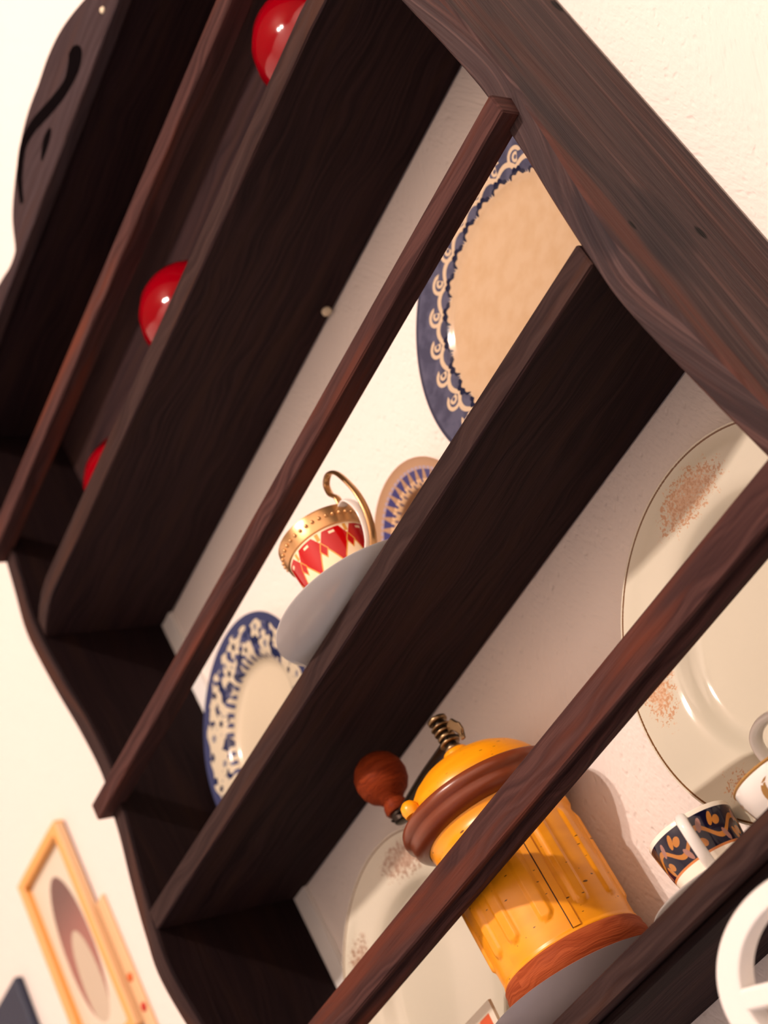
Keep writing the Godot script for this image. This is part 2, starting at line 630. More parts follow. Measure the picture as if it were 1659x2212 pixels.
func portrait() -> Image:
	# an oval photograph in a pale mount: dark surround, pale figure, all out of focus
	var w := 128
	var h := 192
	var img := Image.create(w, h, false, Image.FORMAT_RGB8)
	for y in h:
		for x in w:
			var p := Vector2((x + 0.5) / w * 2.0 - 1.0, (y + 0.5) / h * 2.0 - 1.0)
			var c := Color(0.87, 0.82, 0.74)
			var e := pow(p.x / 0.66, 2.0) + pow((p.y + 0.02) / 0.78, 2.0)
			if e < 1.0:
				c = Color(0.42, 0.29, 0.27).lerp(Color(0.62, 0.40, 0.36), smoothstep(-0.7, 0.0, p.y))
				var body := pow(p.x / 0.42, 2.0) + pow((p.y - 0.35) / 0.55, 2.0)
				if body < 1.0:
					c = Color(0.78, 0.71, 0.62)
			img.set_pixel(x, y, c)
	return img

func card_print() -> Image:
	var s := 64
	var img := Image.create(s, s, false, Image.FORMAT_RGB8)
	for y in s:
		for x in s:
			var p := Vector2(x, y) / s
			var c := Color(0.86, 0.83, 0.76)
			if p.x > 0.10 and p.x < 0.90 and p.y > 0.10 and p.y < 0.90:
				c = Color(0.80, 0.33, 0.16) if sin(p.x * 17.0) + cos(p.y * 14.0 + p.x * 5.0) > -0.5 else Color(0.93, 0.68, 0.52)
			img.set_pixel(x, y, c)
	return img

func make_materials() -> void:
	M.plaster = plaster()
	M.panel = panel_wood()
	M.wood = wood(11, Color(0.215, 0.152, 0.152), Color(0.135, 0.096, 0.105), Color(0.24, 0.165, 0.14), 0.5)
	M.rail = wood(23, Color(0.325, 0.22, 0.205), Color(0.215, 0.143, 0.14), Color(0.39, 0.21, 0.16), 0.85)
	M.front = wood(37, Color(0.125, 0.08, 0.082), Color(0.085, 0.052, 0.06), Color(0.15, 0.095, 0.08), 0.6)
	M.crest = wood(45, Color(0.27, 0.222, 0.23), Color(0.205, 0.16, 0.165), Color(0.28, 0.205, 0.19), 0.5)
	M.groove = mat(Color(0.05, 0.035, 0.04), 0.9, 0.0, 0.03)  # near-black for the shade inside the crest grooves
	M.lit_shelf_edge = wood(31, Color(0.245, 0.185, 0.175), Color(0.165, 0.12, 0.118), Color(0.285, 0.19, 0.155), 0.7)  # lit tone of the shelf wood, for front faces only
	M.edge = wood(29, Color(0.25, 0.19, 0.18), Color(0.17, 0.12, 0.12), Color(0.30, 0.19, 0.15), 0.7)  # lit tone of the left panel, for its front edge only
	M.white_glaze = mat(Color(0.91, 0.90, 0.88), 0.12)
	M.ivory_glaze = mat(Color(0.81, 0.785, 0.71), 0.14)
	M.tan_glaze = mat(Color(0.80, 0.60, 0.42), 0.3)
	M.gold = mat(Color(0.83, 0.65, 0.45), 0.3, 0.85)
	M.gold_paint = mat(Color(0.66, 0.50, 0.28), 0.35)
	M.grey_glaze = mat(Color(0.60, 0.57, 0.58), 0.2)
	M.red_glaze = mat(Color(0.51, 0.0, 0.055), 0.10, 0.0, 0.5)
	M.yellow = enamel()
	M.brown_dark = mat(Color(0.22, 0.11, 0.03), 0.6)
	M.brown = mat(Color(0.47, 0.225, 0.125), 0.28)
	M.base_wood = wood(52, Color(0.64, 0.32, 0.18), Color(0.52, 0.23, 0.12), Color(0.70, 0.38, 0.24), 0.5, 0.4)
	M.knob = wood(53, Color(0.52, 0.22, 0.10), Color(0.36, 0.13, 0.06), Color(0.56, 0.26, 0.14), 0.5, 0.35)
	M.steel = mat(Color(0.22, 0.19, 0.17), 0.42, 1.0)
	M.brass = mat(Color(0.55, 0.46, 0.34), 0.35, 1.0)
	M.iron = mat(Color(0.12, 0.10, 0.09), 0.5, 0.6)
	M.white_paint = mat(Color(0.93, 0.92, 0.90), 0.35)
	M.gilt = mat(Color(0.92, 0.66, 0.35), 0.45)
	M.pale_wood = mat(Color(0.90, 0.74, 0.56), 0.6)
	M.blue = mat(Color(0.13, 0.16, 0.25), 0.6)
	M.cream_paint = mat(Color(0.90, 0.84, 0.72), 0.6)
	M.cord = mat(Color(0.85, 0.83, 0.78), 0.8)

# ------------------------------------------------------------------ the scene
func _ready() -> void:
	camera_and_light()
	make_materials()
	room()
	rack()
	plates()
	cup_and_saucer()
	grinder()
	demitasse()
	small_things()
	red_pots()
	pictures()
	ornament()
	chandelier()

const LAMP := [Vector3(-0.05, 3.46, 2.48), Vector3(-0.33, 3.46, 2.38)]

func camera_and_light() -> void:
	var cam := Camera3D.new()
	cam.name = "camera"
	var right := Vector3(0.42831527, -0.44270567, -0.78775486)
	var up := Vector3(0.68015821, 0.73188988, -0.04149725)
	var back := Vector3(0.59492087, -0.51802402, 0.61458951)
	cam.transform = Transform3D(Basis(right, up, back).orthonormalized(), Vector3(0, 1.5, 0.8))
	var at := CameraAttributesPhysical.new()
	at.frustum_focal_length = 37.7994
	at.frustum_focus_distance = 1.0
	at.exposure_aperture = 4.2
	cam.attributes = at
	cam.fov = 35.2257
	cam.near = 0.02
	cam.far = 50.0
	add_child(cam)
	cam.current = true
	var e := Environment.new()
	e.background_mode = Environment.BG_COLOR
	e.background_color = Color(0, 0, 0)
	e.tonemap_mode = Environment.TONE_MAPPER_LINEAR
	e.tonemap_exposure = 0.84
	e.sdfgi_enabled = true
	e.ssao_enabled = true
	e.ssil_enabled = true
	var we := WorldEnvironment.new()
	we.name = "world_environment"
	we.environment = e
	add_child(we)

func wall_box(called: String, lo: Vector3, hi: Vector3, m: Material) -> void:
	var mb := Mb.new()
	box(mb, lo, hi, 0.0)
	var o := part(called, mb, m, self)
	o.set_meta("kind", "structure")

func room() -> void:
	var x0 := -3.0
	var x1 := 1.6
	var z1 := 4.2
	var top := 3.92
	wall_box("wall_back", Vector3(x0 - 0.15, -0.1, -0.15), Vector3(x1 + 0.15, top + 0.1, 0.0), M.plaster)
	wall_box("wall_left", Vector3(x0 - 0.15, -0.1, 0.0), Vector3(x0, top + 0.1, z1), M.plaster)
	wall_box("wall_right", Vector3(x1, -0.1, 0.0), Vector3(x1 + 0.15, top + 0.1, z1), M.plaster)
	wall_box("wall_front", Vector3(x0 - 0.15, -0.1, z1), Vector3(x1 + 0.15, top + 0.1, z1 + 0.15), M.plaster)
	wall_box("floor", Vector3(x0, -0.1, 0.0), Vector3(x1, 0.0, z1), mat(Color(0.48, 0.54, 0.64), 0.5))
	wall_box("ceiling", Vector3(x0, top, 0.0), Vector3(x1, top + 0.1, z1), mat(Color(0.34, 0.26, 0.20), 0.7))
	# narrow painted fillet on the wall where the rack's left end meets it
	wall_box("trim_1", Vector3(-1.109, 1.60, 0.0005), Vector3(-1.089, 2.338, 0.005), M.white_paint)

const XR := -0.3736     # outer face of the right end panel
const XL := -1.131      # outer face of the left end panel
const TH := 0.022

func end_profile() -> PackedVector2Array:
	# (z, y), scalloped front edge with a step at each rail
	var front := []
	front.append_array(Array(smooth2([Vector2(0.120, 1.60), Vector2(0.138, 1.66), Vector2(0.1425, 1.715), Vector2(0.138, 1.77), Vector2(0.1265, 1.832)], 6)))
	front.append_array(Array(smooth2([Vector2(0.1235, 1.862), Vector2(0.1365, 1.925), Vector2(0.1455, 1.985), Vector2(0.1430, 2.025), Vector2(0.1365, 2.075), Vector2(0.1290, 2.120), Vector2(0.1260, 2.1445)], 6)))
	front.append_array(Array(smooth2([Vector2(0.1220, 2.164), Vector2(0.1200, 2.195), Vector2(0.1232, 2.240), Vector2(0.1290, 2.285), Vector2(0.1335, 2.335), Vector2(0.1335, 2.365), Vector2(0.1285, 2.405), Vector2(0.1240, 2.445)], 6)))
	front.append_array(Array(smooth2([Vector2(0.1215, 2.466), Vector2(0.1225, 2.50), Vector2(0.130, 2.55), Vector2(0.136, 2.597)], 5)))
	var out := PackedVector2Array()
	out.append(Vector2(0.001, 1.60))
	for p in front:
		out.append(p)
	out.append(Vector2(0.001, 2.597))
	return out

func rail_shape(z0: float, z1: float, y0: float, y1: float, lip: bool) -> PackedVector2Array:
	if not lip:
		return rect(z0, z1, y0, y1)
	# face, a groove under it, and a set-back lower lip
	return PackedVector2Array([Vector2(z0, y0 - 0.0035), Vector2(z0 + 0.009, y0 - 0.0035), Vector2(z0 + 0.0095, y0 + 0.003), Vector2(z1 - 0.006, y0 + 0.003), Vector2(z1 - 0.006, y0), Vector2(z1, y0), Vector2(z1, y1), Vector2(z0, y1)])

func shelf(called_y0: float, y1: float, tilt: float, curve: bool, zf: float, seed_: float, r: Node3D) -> void:
	# plan outline (x, z) swept up; front corners may run back to meet the end panels
	var xl := XL + TH
	var xr := XR - TH
	var plan := PackedVector2Array([Vector2(xl, 0.001), Vector2(xr, 0.001)])
	if curve:
		for p in [Vector2(xr, 0.1325), Vector2(xr - 0.01, 0.137), Vector2(xr - 0.03, 0.1415), Vector2(xr - 0.06, zf), Vector2(xl + 0.065, zf), Vector2(xl + 0.045, zf - 0.002), Vector2(xl + 0.022, zf - 0.007), Vector2(xl + 0.008, zf - 0.011), Vector2(xl, zf - 0.0135)]:
			plan.append(p)
	else:
		plan.append(Vector2(xr, zf))
		plan.append(Vector2(xl, zf))
	var mb := Mb.new()
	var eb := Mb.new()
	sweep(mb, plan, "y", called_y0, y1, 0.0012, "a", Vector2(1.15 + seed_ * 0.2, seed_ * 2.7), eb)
	if tilt != 0.0:
		for i in mb.v.size():
			mb.v[i].y += (mb.v[i].x + 0.75) * tilt
		for i in eb.v.size():
			eb.v[i].y += (eb.v[i].x + 0.75) * tilt
	var board := part("shelf", mb, M.wood, r)
	part("lit_edge", eb, M.lit_shelf_edge, board, "front edge coloured paler as if lit")  # light on the shelf front is put in by this paler wood

func rack() -> void:
	var r := thing("plate_rack", "dark stained wooden plate rack with scalloped ends hung on the plaster wall", "plate rack", Vector3.ZERO)
	var mb := Mb.new()
	sweep(mb, end_profile(), "x", XR - TH, XR, 0.002, "b")
	part("end_panel", mb, M.panel, r)
	mb = Mb.new()
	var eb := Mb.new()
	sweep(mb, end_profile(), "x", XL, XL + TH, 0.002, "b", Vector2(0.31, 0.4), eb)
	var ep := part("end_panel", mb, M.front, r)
	part("lit_edge", eb, M.edge, ep, "front edge coloured paler as if lit")  # front faces tinted as lit against the darker board
	shelf(1.7141, 1.7306, 0.0, false, 0.1432, 0.13, r)
	shelf(2.0205, 2.0390, 0.0, false, 0.1432, 0.57, r)
	shelf(2.3375, 2.3575, 0.012, true, 0.1432, 0.83, r)
	# narrow lipping under the lowest shelf's front edge
	mb = Mb.new()
	sweep(mb, rect(0.112, 0.134, 1.7085, 1.7141), "x", XL + TH, XR - TH, 0.0012, "s", Vector2(1.2, 0.7))
	part("shelf_lipping", mb, M.front, r)
	# rails across the front
	mb = Mb.new()
	sweep(mb, rail_shape(0.120, 0.140, 1.8350, 1.8592, true), "x", XL, -0.381, 0.0012, "s", Vector2(1.15, 0.15))
	part("guard_rail", mb, M.rail, r, "reddish brown moulded rail with a dark groove beneath")
	mb = Mb.new()
	sweep(mb, rect(0.120, 0.140, 2.1455, 2.1623), "x", XL - 0.002, -0.3810, 0.0012, "s", Vector2(1.28, 0.52))
	part("guard_rail", mb, M.rail, r)
	mb = Mb.new()
	sweep(mb, rect(0.120, 0.140, 2.4460, 2.4640), "x", XL - 0.002, -0.3810, 0.0012, "s", Vector2(1.21, 0.83))
	part("guard_rail", mb, M.rail, r)
	# top board, hanging batten at the wall, crest
	mb = Mb.new()
	sweep(mb, rect(0.001, 0.126, 2.597, 2.613), "x", XL - 0.004, XR + 0.004, 0.0015, "s", Vector2(1.2, 0.36))
	part("top_board", mb, M.wood, r)
	mb = Mb.new()
	sweep(mb, rect(0.001, 0.019, 2.455, 2.597), "x", XL + TH, XR - TH, 0.0015, "s", Vector2(1.25, 0.1))
	part("back_batten", mb, M.wood, r)
	crest(r)
	# pale wall plug pushed in under the top shelf, and a nail head on the crest
	mb = Mb.new()
	lathe(mb, [Vector2(0.0, -0.004), Vector2(0.003, -0.004), Vector2(0.0042, -0.0025), Vector2(0.0042, 0.0), Vector2(0.003, 0.0018), Vector2(0.0, 0.0024)], 16, 0.0, Vector3(-0.7035, 2.3375, 0.008))
	part("plug", mb, M.cream_paint, r, "cream plug under the top shelf")
	mb = Mb.new()
	lathe(mb, [Vector2(0.003, -0.001), Vector2(0.003, 0.0), Vector2(0.002, 0.0012), Vector2(0.0, 0.0016)], 14, 0.0, Vector3(-0.6167, 2.6082, 0.1405), Basis(Vector3.RIGHT, PI / 2))
	part("nail_head", mb, M.cream_paint, r)

func crest(r: Node3D) -> void:
	# outline (x, y) of the carved crest board on the front of the top board
	var cx := -0.7315
	var half := [Vector2(0.000, 2.6665), Vector2(0.030, 2.6672), Vector2(0.062, 2.6610), Vector2(0.098, 2.6450), Vector2(0.122, 2.6290), Vector2(0.1375, 2.6075), Vector2(0.1440, 2.6035), Vector2(0.160, 2.6035), Vector2(0.185, 2.6100), Vector2(0.24, 2.619), Vector2(0.30, 2.612), Vector2(0.355, 2.604)]
	var hs := smooth2(half, 5)
	var out := PackedVector2Array()
	out.append(Vector2(cx - 0.40, 2.5925))
	out.append(Vector2(cx + 0.362, 2.5925))
	for i in range(hs.size() - 1, 0, -1):
		out.append(Vector2(cx + hs[i].x, hs[i].y))
	for i in range(0, hs.size()):
		out.append(Vector2(cx - hs[i].x, hs[i].y))
	out.append(Vector2(cx - 0.40, 2.602))
	var mb := Mb.new()
	sweep(mb, out, "z", 0.126, 0.140, 0.0016, "a", Vector2(1.22, 0.2))
	var c := part("crest_board", mb, M.crest, r, "carved crest board with S shaped grooves shaded in as dark strips")
	# grooves: near-black strips laid on the face, their colour standing for recess shade
	for side in [1.0, -1.0]:
		var pts := [Vector2(0.0655, 2.6300), Vector2(0.0560, 2.6225), Vector2(0.0400, 2.6200), Vector2(0.0245, 2.6225), Vector2(-0.001, 2.6335), Vector2(-0.030, 2.6480), Vector2(-0.052, 2.6545), Vector2(-0.068, 2.6515), Vector2(-0.086, 2.6400), Vector2(-0.099, 2.6215)]
		if side < 0.0:
			continue
		var ctrl := []
		for p in pts:
			ctrl.append(Vector3(cx + p.x, p.y, 0.1401))
		var run := spline(ctrl, 6)
		var rad := []
		for i in run.size():
			var t := float(i) / (run.size() - 1)
			rad.append(0.083 * lerpf(0.0125, 0.0068, smoothstep(0.08, 0.30, t)) * (sqrt(clampf(t / 0.06, 0.08, 1.0)) if t < 0.85 else lerpf(1.0, 0.5, (t - 0.85) / 0.15)))
		mb = Mb.new()
		tube(mb, run, rad, 12, 12.0, Vector3(0, 0, 1))
		part("groove_shade", mb, M.groove, c)
		mb = Mb.new()
		tube(mb, spline([Vector3(cx - 0.014, 2.620, 0.1401), Vector3(cx - 0.030, 2.6195, 0.1401), Vector3(cx - 0.046, 2.6155, 0.1401)], 6), [0.0001, 0.0002, 0.0003, 0.00036, 0.0004, 0.00042, 0.00042, 0.0004, 0.00036, 0.0003, 0.00024, 0.00018, 0.0001], 10, 14.0, Vector3(0, 0, 1))
		part("groove_shade", mb, M.groove, c)

# ------------------------------------------------------------------ plates
# A plate standing on its edge: the rim circle lies in a plane leaning back by `lean`.
func stand(o: Node3D, cx: float, ys: float, zb: float, rad: float, lean: float) -> void:
	var a := deg_to_rad(lean)
	o.basis = Basis(Vector3(1, 0, 0), Vector3(0, sin(a), cos(a)), Vector3(0, -cos(a), sin(a)))
	o.position = Vector3(cx, ys + rad * cos(a), zb - rad * sin(a))

func plate_mesh(o: Node3D, R: float, well: float, depth: float, m: Material, back: Material, sx := 1.0, seg := 120) -> void:
	# front face: the printed glaze (profile runs from the middle outwards, so turn it round)
	var th := 0.0035
	var front := [Vector2(0.0, -depth), Vector2(well * 0.45, -depth), Vector2(well * 0.84, -depth), Vector2(well * 0.93, -depth * 0.93), Vector2(well * 0.985, -depth * 0.72), Vector2(well * 1.02, -depth * 0.5), Vector2(well * 1.07, -depth * 0.36), Vector2(well * 1.16, -depth * 0.26), Vector2(lerpf(well, R, 0.75), -depth * 0.1), Vector2(R * 0.985, -0.0004), Vector2(R * 0.996, 0.0), Vector2(R, -0.0012)]
	front.reverse()
	var mb := Mb.new()
	lathe(mb, front, seg, R, Vector3.ZERO, Basis.IDENTITY, sx)
	part("printed_face", mb, m, o)
	var bk := [Vector2(0.0, -depth - th), Vector2(well * 0.60, -depth - th), Vector2(well * 0.62, -depth - th - 0.002), Vector2(well * 0.68, -depth - th - 0.002), Vector2(well * 0.70, -depth - th), Vector2(well * 0.9, -depth * 0.97 - th), Vector2(well * 1.03, -depth * 0.62 - th), Vector2(well * 1.16, -depth * 0.30 - th), Vector2(R * 0.985, -0.0030), Vector2(R, -0.0012)]
	mb = Mb.new()
	lathe(mb, bk, seg, R, Vector3.ZERO, Basis.IDENTITY, sx)
	part("plate_back", mb, back, o)

func plates() -> void:
	var o := thing("serving_plate", "tan oval platter with slate blue scrolled border, right end of middle shelf", "plate", Vector3.ZERO)
	stand(o, -0.5262, 2.0396, 0.0465, 0.1185, 8.0)
	plate_mesh(o, 0.1185, 0.0815, 0.0085, tmat(platter_print(), 0.13, 0.0, 0.3), M.tan_glaze, 1.057, 160)
	o = thing("flower_plate", "cream plate with a broad blue flowered rim, behind the red cup's saucer", "plate", Vector3.ZERO)
	stand(o, -1.005, 2.0396, 0.054, 0.0995, 9.0)
	plate_mesh(o, 0.0995, 0.0600, 0.016, tmat(flower_print(), 0.18), M.ivory_glaze)
	o = thing("patterned_dish", "small tan dish with a ring of blue wedges, hung between cup and big platter", "dish", Vector3.ZERO)
	stand(o, -0.7255, 2.0445, 0.030, 0.0607, 1.0)
	plate_mesh(o, 0.0607, 0.0370, 0.018, tmat(dish_print(), 0.3), M.tan_glaze)
	var ivory := "ivory soup plates leaning on the wall"
	o = thing("soup_plate", "ivory soup plate with peach flower sprays, to the right of the yellow grinder", "plate", Vector3.ZERO, ivory)
	stand(o, -0.5195, 1.7312, 0.0545, 0.1228, 8.0)
	plate_mesh(o, 0.1228, 0.0800, 0.021, tmat(ivory_print(71, Color(0.82, 0.52, 0.33), 0.62), 0.1), M.ivory_glaze)
	o = thing("soup_plate", "ivory soup plate with brown flower sprays, in the shadowed corner left of the yellow grinder", "plate", Vector3.ZERO, ivory)
	stand(o, -0.952, 1.7312, 0.058, 0.1215, 7.0)
	plate_mesh(o, 0.1215, 0.0790, 0.021, tmat(ivory_print(83, Color(0.52, 0.30, 0.20), 0.35), 0.1), M.ivory_glaze)

func saucer(o: Node3D, R: float, h: float, foot: float, m: Material) -> void:
	var mb := Mb.new()
	lathe(mb, [Vector2(0.0, 0.003), Vector2(foot * 0.85, 0.003), Vector2(foot * 0.9, 0.0), Vector2(foot, 0.0), Vector2(foot * 1.05, 0.003), Vector2(lerpf(foot, R, 0.35), h * 0.30), Vector2(lerpf(foot, R, 0.7), h * 0.62), Vector2(R * 0.99, h - 0.0008), Vector2(R, h), Vector2(R * 0.985, h + 0.0004), Vector2(lerpf(foot, R, 0.7), h * 0.62 + 0.003), Vector2(lerpf(foot, R, 0.3), h * 0.27 + 0.004), Vector2(foot * 0.8, 0.0065), Vector2(0.0, 0.0065)], 96)
	part("bowl", mb, m, o)

func cup_and_saucer() -> void:
	var s := thing("saucer", "plain white saucer under the red and gold cup, overhanging the shelf edge", "saucer", Vector3(-0.733, 2.0394, 0.104))
	saucer(s, 0.0728, 0.0135, 0.030, M.white_glaze)
	var base := 2.0458
	var o := thing("mocha_cup", "red, cream and gold cup with a looped gold handle", "cup", Vector3(-0.7375, base, 0.1075))
	var H := 2.122 - base
	# outside wall below the gold band
	var mb := Mb.new()
	lathe(mb, [Vector2(0.017, 0.0), Vector2(0.0185, 0.002), Vector2(0.018, 0.005), Vector2(0.0205, 0.010), Vector2(0.0245, 0.020), Vector2(0.028, 0.032), Vector2(0.0305, 0.044), Vector2(0.0322, H - 0.015)], 72)
	part("wall", mb, tmat(cup_print(), 0.1), o)
	mb = Mb.new()
	lathe(mb, [Vector2(0.0322, H - 0.015), Vector2(0.0335, H - 0.0145), Vector2(0.0342, H - 0.011), Vector2(0.0345, H - 0.006), Vector2(0.0352, H - 0.0015), Vector2(0.0350, H), Vector2(0.0335, H - 0.001)], 72)
	var band := part("gold_band", mb, M.gold, o, "gold band with raised beads")
	mb = Mb.new()
	for i in 40:
		var a := TAU * i / 40.0
		var c := Vector3(sin(a), 0, cos(a)) * 0.0346 + Vector3(0, H - 0.0072, 0)
		lathe(mb, [Vector2(0.0, -0.0016), Vector2(0.0011, -0.0011), Vector2(0.0016, 0.0), Vector2(0.0011, 0.0011), Vector2(0.0, 0.0016)], 8, 0.0, c)
	var beads := part("beading", mb, M.gold, band)
	beads.set_meta("kind", "stuff")
	mb = Mb.new()
	lathe(mb, [Vector2(0.0335, H - 0.001), Vector2(0.0305, H - 0.016), Vector2(0.028, 0.040), Vector2(0.022, 0.018), Vector2(0.012, 0.006), Vector2(0.0, 0.005)], 48)
	part("inside", mb, M.white_glaze, o)
	# handle towards +x: gold strap that loops above the rim, white strip inside it
	var b := o.position
	var run := []
	for p in [Vector3(-0.7045, 2.119, 0.1075), Vector3(-0.7035, 2.1285, 0.1075), Vector3(-0.7075, 2.1360, 0.1075), Vector3(-0.7060, 2.1445, 0.1075), Vector3(-0.6985, 2.1475, 0.1075), Vector3(-0.6915, 2.1420, 0.1075), Vector3(-0.6865, 2.1290, 0.1075), Vector3(-0.6835, 2.1130, 0.1075), Vector3(-0.6850, 2.0960, 0.1075), Vector3(-0.6920, 2.0800, 0.1075), Vector3(-0.7040, 2.0700, 0.1075), Vector3(-0.7150, 2.0660, 0.1075)]:
		run.append(p - b)
	var pts := spline(run, 6)
	var rad := []
	for i in pts.size():
		rad.append(0.0031)
	mb = Mb.new()
	tube(mb, pts, rad, 12, 0.5, Vector3(0, 0, 1))
	part("handle", mb, M.gold, o, "gold strap handle with a loop above the rim")
	var w := []
	for p in [Vector3(-0.7035, 2.1200, 0.1075), Vector3(-0.6960, 2.1190, 0.1075), Vector3(-0.6905, 2.1080, 0.1075), Vector3(-0.6905, 2.0950, 0.1075), Vector3(-0.6960, 2.0820, 0.1075), Vector3(-0.7060, 2.0740, 0.1075)]:
		w.append(p - b)
	pts = spline(w, 6)
	rad = []
	for i in pts.size():
		rad.append(0.0045)
	mb = Mb.new()
	tube(mb, pts, rad, 12, 0.3, Vector3(0, 0, 1))
	part("handle_lining", mb, M.white_glaze, o, "white inner side of the handle")

# ------------------------------------------------------------------ the coffee grinder
func flute(th: float, y: float) -> float:
	# twelve raised flutes with rounded ends between y = 0.048 and the collar
	var k := fposmod(rad_to_deg(th) - 14.0 + 15.35, 30.7) - 15.35
	var d := absf(k) / 30.7 * TAU * 0.0496 * 30.7 / 360.0 * 1.0
	d = absf(deg_to_rad(k)) * 0.0496
	var w := 0.0062
	var bottom := 0.0545
	var dy := maxf(0.0, bottom - y)
	var e := sqrt(d * d + dy * dy)
	var top_fade := 1.0 - smoothstep(0.112, 0.120, y)
	return 0.0019 * (1.0 - smoothstep(w * 0.45, w, e)) * top_fade

func grinder() -> void:
	var ax := Vector3(-0.775, 1.7455, 0.064)
	var d := thing("white_dish", "shallow greyish white dish carrying the yellow coffee grinder", "dish", Vector3(-0.778, 1.7310, 0.0715))
	saucer(d, 0.0655, 0.0275, 0.036, M.grey_glaze)
	var o := thing("coffee_grinder", "yellow fluted hand coffee grinder with a brown collar and crank, standing in a white dish", "coffee grinder", ax)
	# heights below are above y = 1.7455
	var mb := Mb.new()
	lathe(mb, [Vector2(0.0, 0.0), Vector2(0.034, 0.0), Vector2(0.0475, 0.013), Vector2(0.0500, 0.018), Vector2(0.0522, 0.0215), Vector2(0.0522, 0.0275), Vector2(0.0514, 0.0295), Vector2(0.0514, 0.0325), Vector2(0.0500, 0.0345), Vector2(0.0, 0.0345)], 96)
	part("base_ring", mb, M.base_wood, o, "reddish wooden base ring")
	var prof := [Vector2(0.0492, 0.0335), Vector2(0.0500, 0.0345), Vector2(0.0500, 0.036), Vector2(0.0494, 0.0372)]
	for i in 44:
		prof.append(Vector2(0.0494, 0.038 + i * 0.0019))
	prof.append_array([Vector2(0.0494, 0.1225), Vector2(0.0500, 0.1235), Vector2(0.0508, 0.125), Vector2(0.0508, 0.1285), Vector2(0.0500, 0.1300), Vector2(0.0500, 0.1365), Vector2(0.0509, 0.138), Vector2(0.0509, 0.146)])
	mb = Mb.new()
	lathe(mb, prof, 240, 0.0, Vector3.ZERO, Basis.IDENTITY, 1.0, true)
	var body := part("body", mb, M.yellow, o, "yellow painted drum with raised flutes")
	# lapped seam of the sheet metal
	mb = Mb.new()
	var sa := deg_to_rad(60.5)
	var wv := 0.0052
	for i in 5:
		var t0 := sa + (i - 2.5) / 5.0 * wv / 0.0496
		var t1 := sa + (i - 1.5) / 5.0 * wv / 0.0496
		var q0 := Vector3(sin(t0), 0, cos(t0))
		var q1 := Vector3(sin(t1), 0, cos(t1))
		var ra := 0.0507
		mb.quad(q0 * ra + Vector3(0, 0.037, 0), q1 * ra + Vector3(0, 0.037, 0), q1 * ra + Vector3(0, 0.122, 0), q0 * ra + Vector3(0, 0.122, 0), [q0, q1, q1, q0], [Vector2(0, 0), Vector2(0.02, 0), Vector2(0.02, 0.5), Vector2(0, 0.5)])
	for e in [-2.5, 2.5]:
		var t2: float = sa + e / 5.0 * wv / 0.0496
		var q2 := Vector3(sin(t2), 0, cos(t2))
		var nn := Vector3(cos(t2), 0, -sin(t2)) * signf(e)
		mb.flat(q2 * 0.049 + Vector3(0, 0.037, 0), q2 * 0.0507 + Vector3(0, 0.037, 0), q2 * 0.0507 + Vector3(0, 0.122, 0), q2 * 0.049 + Vector3(0, 0.122, 0), nn, [Vector2(0, 0), Vector2(0.01, 0), Vector2(0.01, 0.5), Vector2(0, 0.5)])
	part("seam", mb, M.yellow, body)
	mb = Mb.new()
	var ts := sa - 0.5 * wv / 0.0496 - 0.006
	var qs := Vector3(sin(ts), 0, cos(ts))
	tube(mb, [qs * 0.0494 + Vector3(0, 0.036, 0), qs * 0.0494 + Vector3(0, 0.122, 0)], [0.0004, 0.0004], 6)
	part("seam_gap", mb, M.brown_dark, body)
	# brown collar
	mb = Mb.new()
	lathe(mb, [Vector2(0.0515, 0.140), Vector2(0.0555, 0.1415), Vector2(0.0590, 0.1445), Vector2(0.0600, 0.1475), Vector2(0.0600, 0.1500), Vector2(0.0608, 0.1512), Vector2(0.0628, 0.1530), Vector2(0.0634, 0.1560), Vector2(0.0626, 0.1590), Vector2(0.0606, 0.1605), Vector2(0.0580, 0.1608), Vector2(0.0540, 0.1600), Vector2(0.0500, 0.1600)], 120)
	part("collar", mb, M.brown, o, "brown moulded collar")
	# domed lid
	mb = Mb.new()
	lathe(mb, [Vector2(0.0520, 0.1585), Vector2(0.0522, 0.1640), Vector2(0.0508, 0.1690), Vector2(0.0470, 0.1755), Vector2(0.0415, 0.1815), Vector2(0.0340, 0.1868), Vector2(0.0250, 0.1908), Vector2(0.0160, 0.1932), Vector2(0.0100, 0.1940), Vector2(0.0098, 0.1990), Vector2(0.0088, 0.2005), Vector2(0.0, 0.2005)], 96)
	part("lid", mb, M.yellow, o, "yellow domed lid")
	# spindle, washers and wing nut
	mb = Mb.new()
	lathe(mb, [Vector2(0.0045, 0.199), Vector2(0.0045, 0.226), Vector2(0.0035, 0.228), Vector2(0.0, 0.228)], 16)
	part("spindle", mb, M.steel, o)
	for k in [[0.0062, 0.2015, 0.0030], [0.0078, 0.2070, 0.0022], [0.0068, 0.2115, 0.0030], [0.0074, 0.2165, 0.0020], [0.0078, 0.2210, 0.0016], [0.0074, 0.2262, 0.0032]]:
		mb = Mb.new()
		lathe(mb, [Vector2(0.0, k[1]), Vector2(k[0] - 0.0006, k[1]), Vector2(k[0], k[1] + 0.0005), Vector2(k[0], k[1] + k[2] - 0.0005), Vector2(k[0] - 0.0006, k[1] + k[2]), Vector2(0.0, k[1] + k[2])], 24)
		part("washer", mb, M.brass, o)
	mb = Mb.new()
